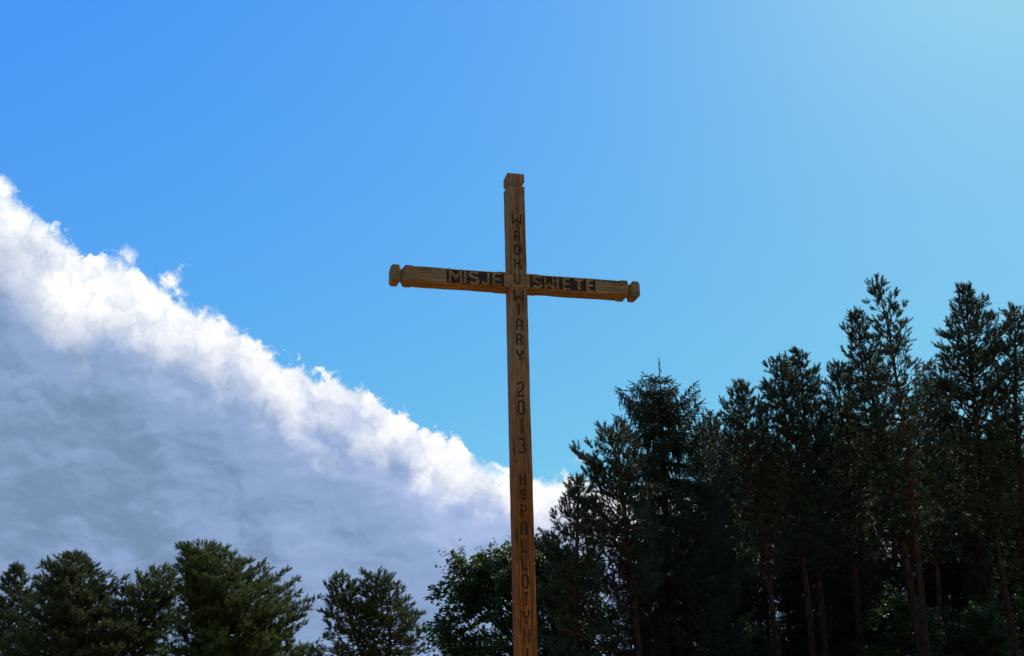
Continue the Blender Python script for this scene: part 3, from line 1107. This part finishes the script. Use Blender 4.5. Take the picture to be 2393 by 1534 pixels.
# ---- pines on the left
DL = 72
pine('pine cut by the left border of the photo, with a thin spiky leading shoot', [([(40, 1318), (28, 1420), (18, 1534)],
     [(1318, 6, 6), (1340, 20, 14), (1365, 32, 38), (1395, 55, 52), (1440, 75, 62), (1534, 100, 75), (1640, 90, 70)], 1660, .17)], DL + 4, LEFT, 101, mat=M_PINE3, tuft=1.05, twig=.6, up_top=34, up_low=-2, lumpy=.26, dens=1.30)
pine('dark dome-topped pine, second from the left border', [([(178, 1290), (182, 1400), (190, 1534)],
     [(1290, 5, 6), (1306, 50, 18), (1320, 76, 45), (1350, 92, 84), (1385, 100, 78), (1430, 125, 100), (1480, 140, 112), (1534, 165, 120), (1640, 150, 120)], 1660, .22)],
     DL, LEFT, 102, mat=M_PINE3, tuft=1.05, twig=.6, up_top=34, up_low=-2, lumpy=.26, dens=1.23)
pine('lower pine with an open gap of bare orange limbs, beside the dome-topped pine', [([(384, 1322), (350, 1400), (322, 1470), (312, 1534)],
     [(1322, 7, 7), (1340, 55, 32), (1365, 85, 60), (1400, 110, 75), (1440, 95, 85), (1470, 40, 85), (1500, 70, 90), (1534, 95, 100), (1640, 90, 90)], 1660, .2)],
     DL + 3, LEFT, 103, mat=M_PINE2, tuft=1.05, twig=.6, up_top=34, up_low=-2, lumpy=.26, dens=1.16, gap=.35,
     extra=[([(322, 1470), (300, 1452), (288, 1440)], .07), ([(318, 1490), (338, 1452), (362, 1430)], .06), ([(312, 1520), (290, 1500), (276, 1478)], .05)])
pine('broad bright-green pine with its top leaning left, largest of the left group', [([(478, 1268), (492, 1340), (508, 1430), (518, 1534)],
     [(1268, 55, 14), (1282, 66, 40), (1300, 56, 84), (1330, 52, 128), (1365, 55, 172), (1420, 66, 178), (1450, 78, 176), (1480, 90, 196), (1534, 104, 208), (1640, 100, 200)], 1650, .26)],
     DL - 2, LEFT, 104, mat=M_PINE2, tuft=1.05, twig=.6, up_top=34, up_low=-2, lumpy=.26, dens=1.23, jag=.2)
# ---- free-standing two-stemmed pine
pine('open free-standing pine with two orange stems, alone between the left group and the cross', [
    ([(798, 1340), (806, 1400), (824, 1470), (846, 1534)], [(1340, 16, 12), (1358, 30, 34), (1385, 44, 52), (1430, 54, 60), (1455, 64, 55), (1480, 62, 45), (1500, 84, 40), (1525, 108, 40), (1545, 100, 40)], 1555, .17),
    ([(886, 1334), (902, 1400), (911, 1460), (910, 1534)], [(1334, 36, 14), (1346, 62, 26), (1372, 78, 40), (1395, 80, 56), (1425, 78, 64), (1455, 66, 86), (1480, 58, 74), (1505, 60, 60), (1545, 70, 70)], 1560, .18)],
    70, LEFT, 105, mat=M_PINE3, tuft=1.05, twig=.6, up_top=34, up_low=-2, lumpy=.26, dens=1.16, gap=.25)

# ---- broad-leaved trees behind the cross
bD = 48
c0 = at(1225, 1534, bD)
broadleaf('dense broad-leaved tree with maple-like leaves right behind the cross', (c0[0] - .05, bD, 0), WOOD, H=at(1178, 1256, bD)[2], crown_z=2.4, rx=4.05, ry=3.6, seed=31,
          n_leaf=36000, leaf=.15, lobes=100, r0=.2)
c1 = at(1322, 1534, 53)
broadleaf('small light-green broad-leaved tree under the two pines next to the cross', (c1[0], 53, 0), WOOD, H=at(1322, 1290, 53)[2], crown_z=2.0, rx=2.2, ry=2.2, seed=32, n_leaf=8000, leaf=.15, lobes=36)

# ---- the front row of the wood on the right
pine('low dark pine with a bare drooping bough, nearest the cross on its right', [([(1352, 1116), (1348, 1250), (1345, 1400), (1345, 1534)],
     [(1116, 6, 10), (1140, 24, 26), (1170, 34, 40), (1205, 60, 50), (1240, 86, 55), (1300, 92, 60), (1400, 90, 60), (1534, 75, 60), (1600, 70, 60)], 1610, .19)], 43, WOOD, 106, dens=1.0, gap=.2, tuft=.95,
     extra=[([(1348, 1560), (1440, 1548), (1418, 1530), (1388, 1505), (1345, 1478), (1300, 1470)], .075, 2.2)])
pine('round-topped pine left of the spruce, its trunk and crooked dead bough showing', [([(1440, 982), (1446, 1060), (1455, 1150), (1466, 1250), (1480, 1400), (1491, 1534)],
     [(982, 7, 7), (1000, 36, 22), (1020, 62, 34), (1040, 80, 40), (1085, 78, 44), (1115, 70, 44), (1150, 85, 50), (1200, 110, 55), (1250, 60, 55)], 1270, .2)], 45, WOOD, 107, gap=.2, tuft=.95, dens=1.0,
     extra=[([(1478, 1310), (1440, 1275), (1408, 1238)], .085), ([(1486, 1455), (1448, 1410), (1430, 1370), (1436, 1335), (1418, 1300), (1406, 1280)], .075), ([(1472, 1290), (1420, 1300), (1400, 1310)], .03),
            ([(1452, 1110), (1425, 1080), (1405, 1060)], .05), ([(1460, 1180), (1490, 1165), (1515, 1150)], .04)])
spruce('dark spruce with drooping branches, the only spruce top against the sky', (1540, 853), (1572, 1534),
       [(853, 1, 1), (872, 3, 3), (884, 9, 9), (897, 17, 18), (908, 42, 27), (920, 64, 34), (936, 76, 54), (960, 84, 82), (985, 86, 104), (1010, 90, 112), (1060, 104, 118), (1150, 116, 126), (1300, 130, 138), (1534, 145, 150), (1650, 150, 150)],
       50, WOOD, 108)
pine('narrow pine right of the spruce, its top bent a little left', [([(1732, 885), (1742, 980), (1752, 1100), (1790, 1270), (1816, 1534)],
     [(885, 7, 7), (905, 24, 26), (930, 34, 36), (955, 46, 38), (1000, 54, 42), (1060, 58, 52), (1130, 58, 58), (1200, 40, 40)], 1215, .19)], 55, WOOD, 109)
pine('pine with a flat shoulder on the left, left one of the twin tops', [([(1822, 832), (1832, 950), (1846, 1080), (1872, 1240), (1900, 1534)],
     [(832, 7, 7), (850, 28, 16), (875, 38, 22), (905, 42, 26), (950, 48, 40), (1020, 52, 46), (1100, 55, 50), (1180, 40, 40)], 1195, .2)], 56, WOOD, 110)
pine('pine with a bushy rounded tip, right one of the twin tops', [([(1866, 811), (1874, 900), (1886, 1050), (1905, 1240), (1930, 1534)],
     [(811, 7, 7), (828, 22, 22), (850, 30, 36), (880, 34, 52), (910, 38, 48), (960, 46, 52), (1040, 52, 54), (1120, 52, 52), (1190, 40, 40)], 1205, .2)], 58, WOOD, 111)
pine('short pine with a pointed tip, just left of the tallest pine', [([(1956, 842), (1964, 940), (1975, 1080), (1992, 1250), (2015, 1534)],
     [(842, 7, 7), (862, 24, 20), (890, 34, 34), (930, 40, 42), (980, 46, 48), (1060, 52, 52), (1150, 50, 50)], 1190, .18)], 60, WOOD, 112)
pine('pine with a fan of upright shoots, tucked against the left of the tallest pine', [([(2000, 722), (2020, 830), (2052, 1000), (2098, 1185), (2148, 1500)],
     [(722, 6, 6), (742, 14, 14), (765, 36, 22), (790, 32, 30), (830, 40, 38), (870, 48, 46), (930, 56, 52), (1020, 60, 56), (1120, 40, 40)], 1135, .25)], 55, WOOD, 113, tuft=1.0)
pine('tallest pine of the wood, with a thin see-through tip and slender orange trunk', [([(2049, 644), (2064, 710), (2080, 790), (2105, 950), (2120, 1060), (2141, 1250), (2166, 1534)],
     [(644, 5, 5), (672, 18, 16), (700, 26, 34), (712, 28, 44), (740, 36, 44), (760, 30, 50), (790, 44, 48), (830, 58, 56), (870, 70, 72), (930, 78, 78), (1000, 78, 66), (1090, 50, 50)], 1105, .2)],
     52, WOOD, 114, tuft=.95, dens=.62, jag=.5, extra=[([(2122, 1080), (2140, 1050), (2165, 1035)], .03), ([(2128, 1140), (2150, 1120), (2180, 1100)], .03)])
pine('second-tallest pine, with a dense pointed top and a long twig sticking out left', [([(2256, 664), (2262, 760), (2272, 900), (2292, 1080), (2328, 1260), (2376, 1534)],
     [(664, 6, 6), (685, 16, 22), (702, 20, 46), (730, 28, 52), (755, 44, 72), (785, 58, 82), (815, 52, 86), (850, 72, 80), (900, 76, 78), (960, 74, 76), (1040, 66, 66), (1110, 44, 44)], 1130, .22)],
     54, WOOD, 115, extra=[([(2266, 880), (2225, 856), (2182, 832)], .03)])
pine('pine at the right border of the photo, with a spiky column of shoots', [([(2371, 711), (2372, 820), (2376, 960), (2385, 1130), (2402, 1350), (2420, 1534)],
     [(711, 6, 6), (735, 16, 18), (770, 20, 30), (810, 28, 42), (850, 36, 50), (910, 46, 55), (1000, 52, 55), (1100, 40, 40)], 1120, .24)], 55, WOOD, 116)
pine('pine with its dark top filling the notch between the two tallest pines', [([(2165, 878), (2172, 1000), (2185, 1200), (2200, 1534)],
     [(878, 8, 8), (900, 34, 26), (940, 48, 44), (1000, 54, 50), (1080, 56, 54), (1170, 40, 40)], 1180, .19)], 64, WOOD, 117)

# ---- deeper rows of the wood: copies of a few kinds
gen = np.random.default_rng(77)
proto_pines = []
for k in range(3):
    X = (1660, 1990, 2250)[k]
    proto_pines.append(pine('slim dark pine standing deeper in the wood behind the front row', [([(X, 960 + 20 * k), (X + 12, 1100), (X + 30, 1300), (X + 50, 1534)],
        [(960 + 20 * k, 8, 8), (990, 32, 30), (1040, 50, 48), (1120, 56, 55), (1200, 40, 44), (1260, 30, 30)], 1275, .2)], 68 + 3 * k, WOOD, 130 + k, stubs=9, dens=.9))
PINE_LABEL = 'slim dark pine standing deeper in the wood behind the front row'
spots = [(1700, 72, 1.0), (1780, 82, 1.02), (1880, 76, 1.0), (1935, 88, 1.05), (2050, 80, 1.06), (2110, 70, .98), (2150, 92, 1.1), (2300, 78, 1.05), (2350, 88, 1.1), (2215, 84, 1.04), (2430, 70, 1.0),
         (1590, 84, .92), (2010, 66, .94), (2395, 95, 1.12), (1640, 96, 1.05), (2260, 104, 1.15), (1960, 71, .93), (2180, 76, 1.0), (2330, 69, .96), (1800, 69, .92), (1850, 84, 1.0), (2020, 92, 1.08), (2415, 84, 1.06), (1690, 80, .93)]
for i, (X, D, s) in enumerate(spots):
    p = at(X, 1534, D)
    copy_tree(proto_pines[i % 3], (p[0], D, 0), gen.uniform(0, 6.28), s * gen.uniform(.95, 1.05), PINE_LABEL)

young = spruce('young spruce forming the dark understorey deep in the wood', (1620, 1190), (1630, 1534),
               [(1190, 3, 3), (1215, 22, 22), (1250, 40, 40), (1300, 58, 58), (1400, 85, 85), (1534, 110, 110), (1650, 118, 118)], 62, WOOD, 140, dens=.8, base_frac=.05)
SP_LABEL = 'young spruce forming the dark understorey deep in the wood'
for i, (X, D, s) in enumerate([(1700, 66, 1.0), (1752, 76, 1.0), (2070, 92, 1.3), (1885, 66, 1.05), (1960, 78, 1.25), (2030, 68, .95), (2240, 74, 1.15), (2330, 86, 1.35), (2420, 76, 1.2), (1510, 68, .95), 
                               (1660, 90, 1.3), (1985, 96, 1.5), (2200, 98, 1.45)]):
    p = at(X, 1534, D)
    copy_tree(young, (p[0], D, 0), gen.uniform(0, 6.28), s * gen.uniform(.93, 1.07), SP_LABEL)

p = at(2110, 1534, 58)
bush = broadleaf('leafy understorey tree catching the light between the pine trunks', (p[0], 58, 0), WOOD, H=8.6, crown_z=1.4, rx=2.4, ry=2.4, seed=33, n_leaf=8000, leaf=.15, lobes=34)
BL_LABEL = 'leafy understorey tree catching the light between the pine trunks'
for i, (X, D, s) in enumerate([(2300, 60, .95), (2375, 64, 1.05), (2215, 66, 1.0), (1750, 62, .85), (1990, 74, 1.0), (1890, 80, 1.1), (2270, 78, 1.15), (2080, 84, 1.15), (1560, 74, .9)]):
    p = at(X, 1534, D)
    copy_tree(bush, (p[0], D, 0), gen.uniform(0, 6.28), s, BL_LABEL)
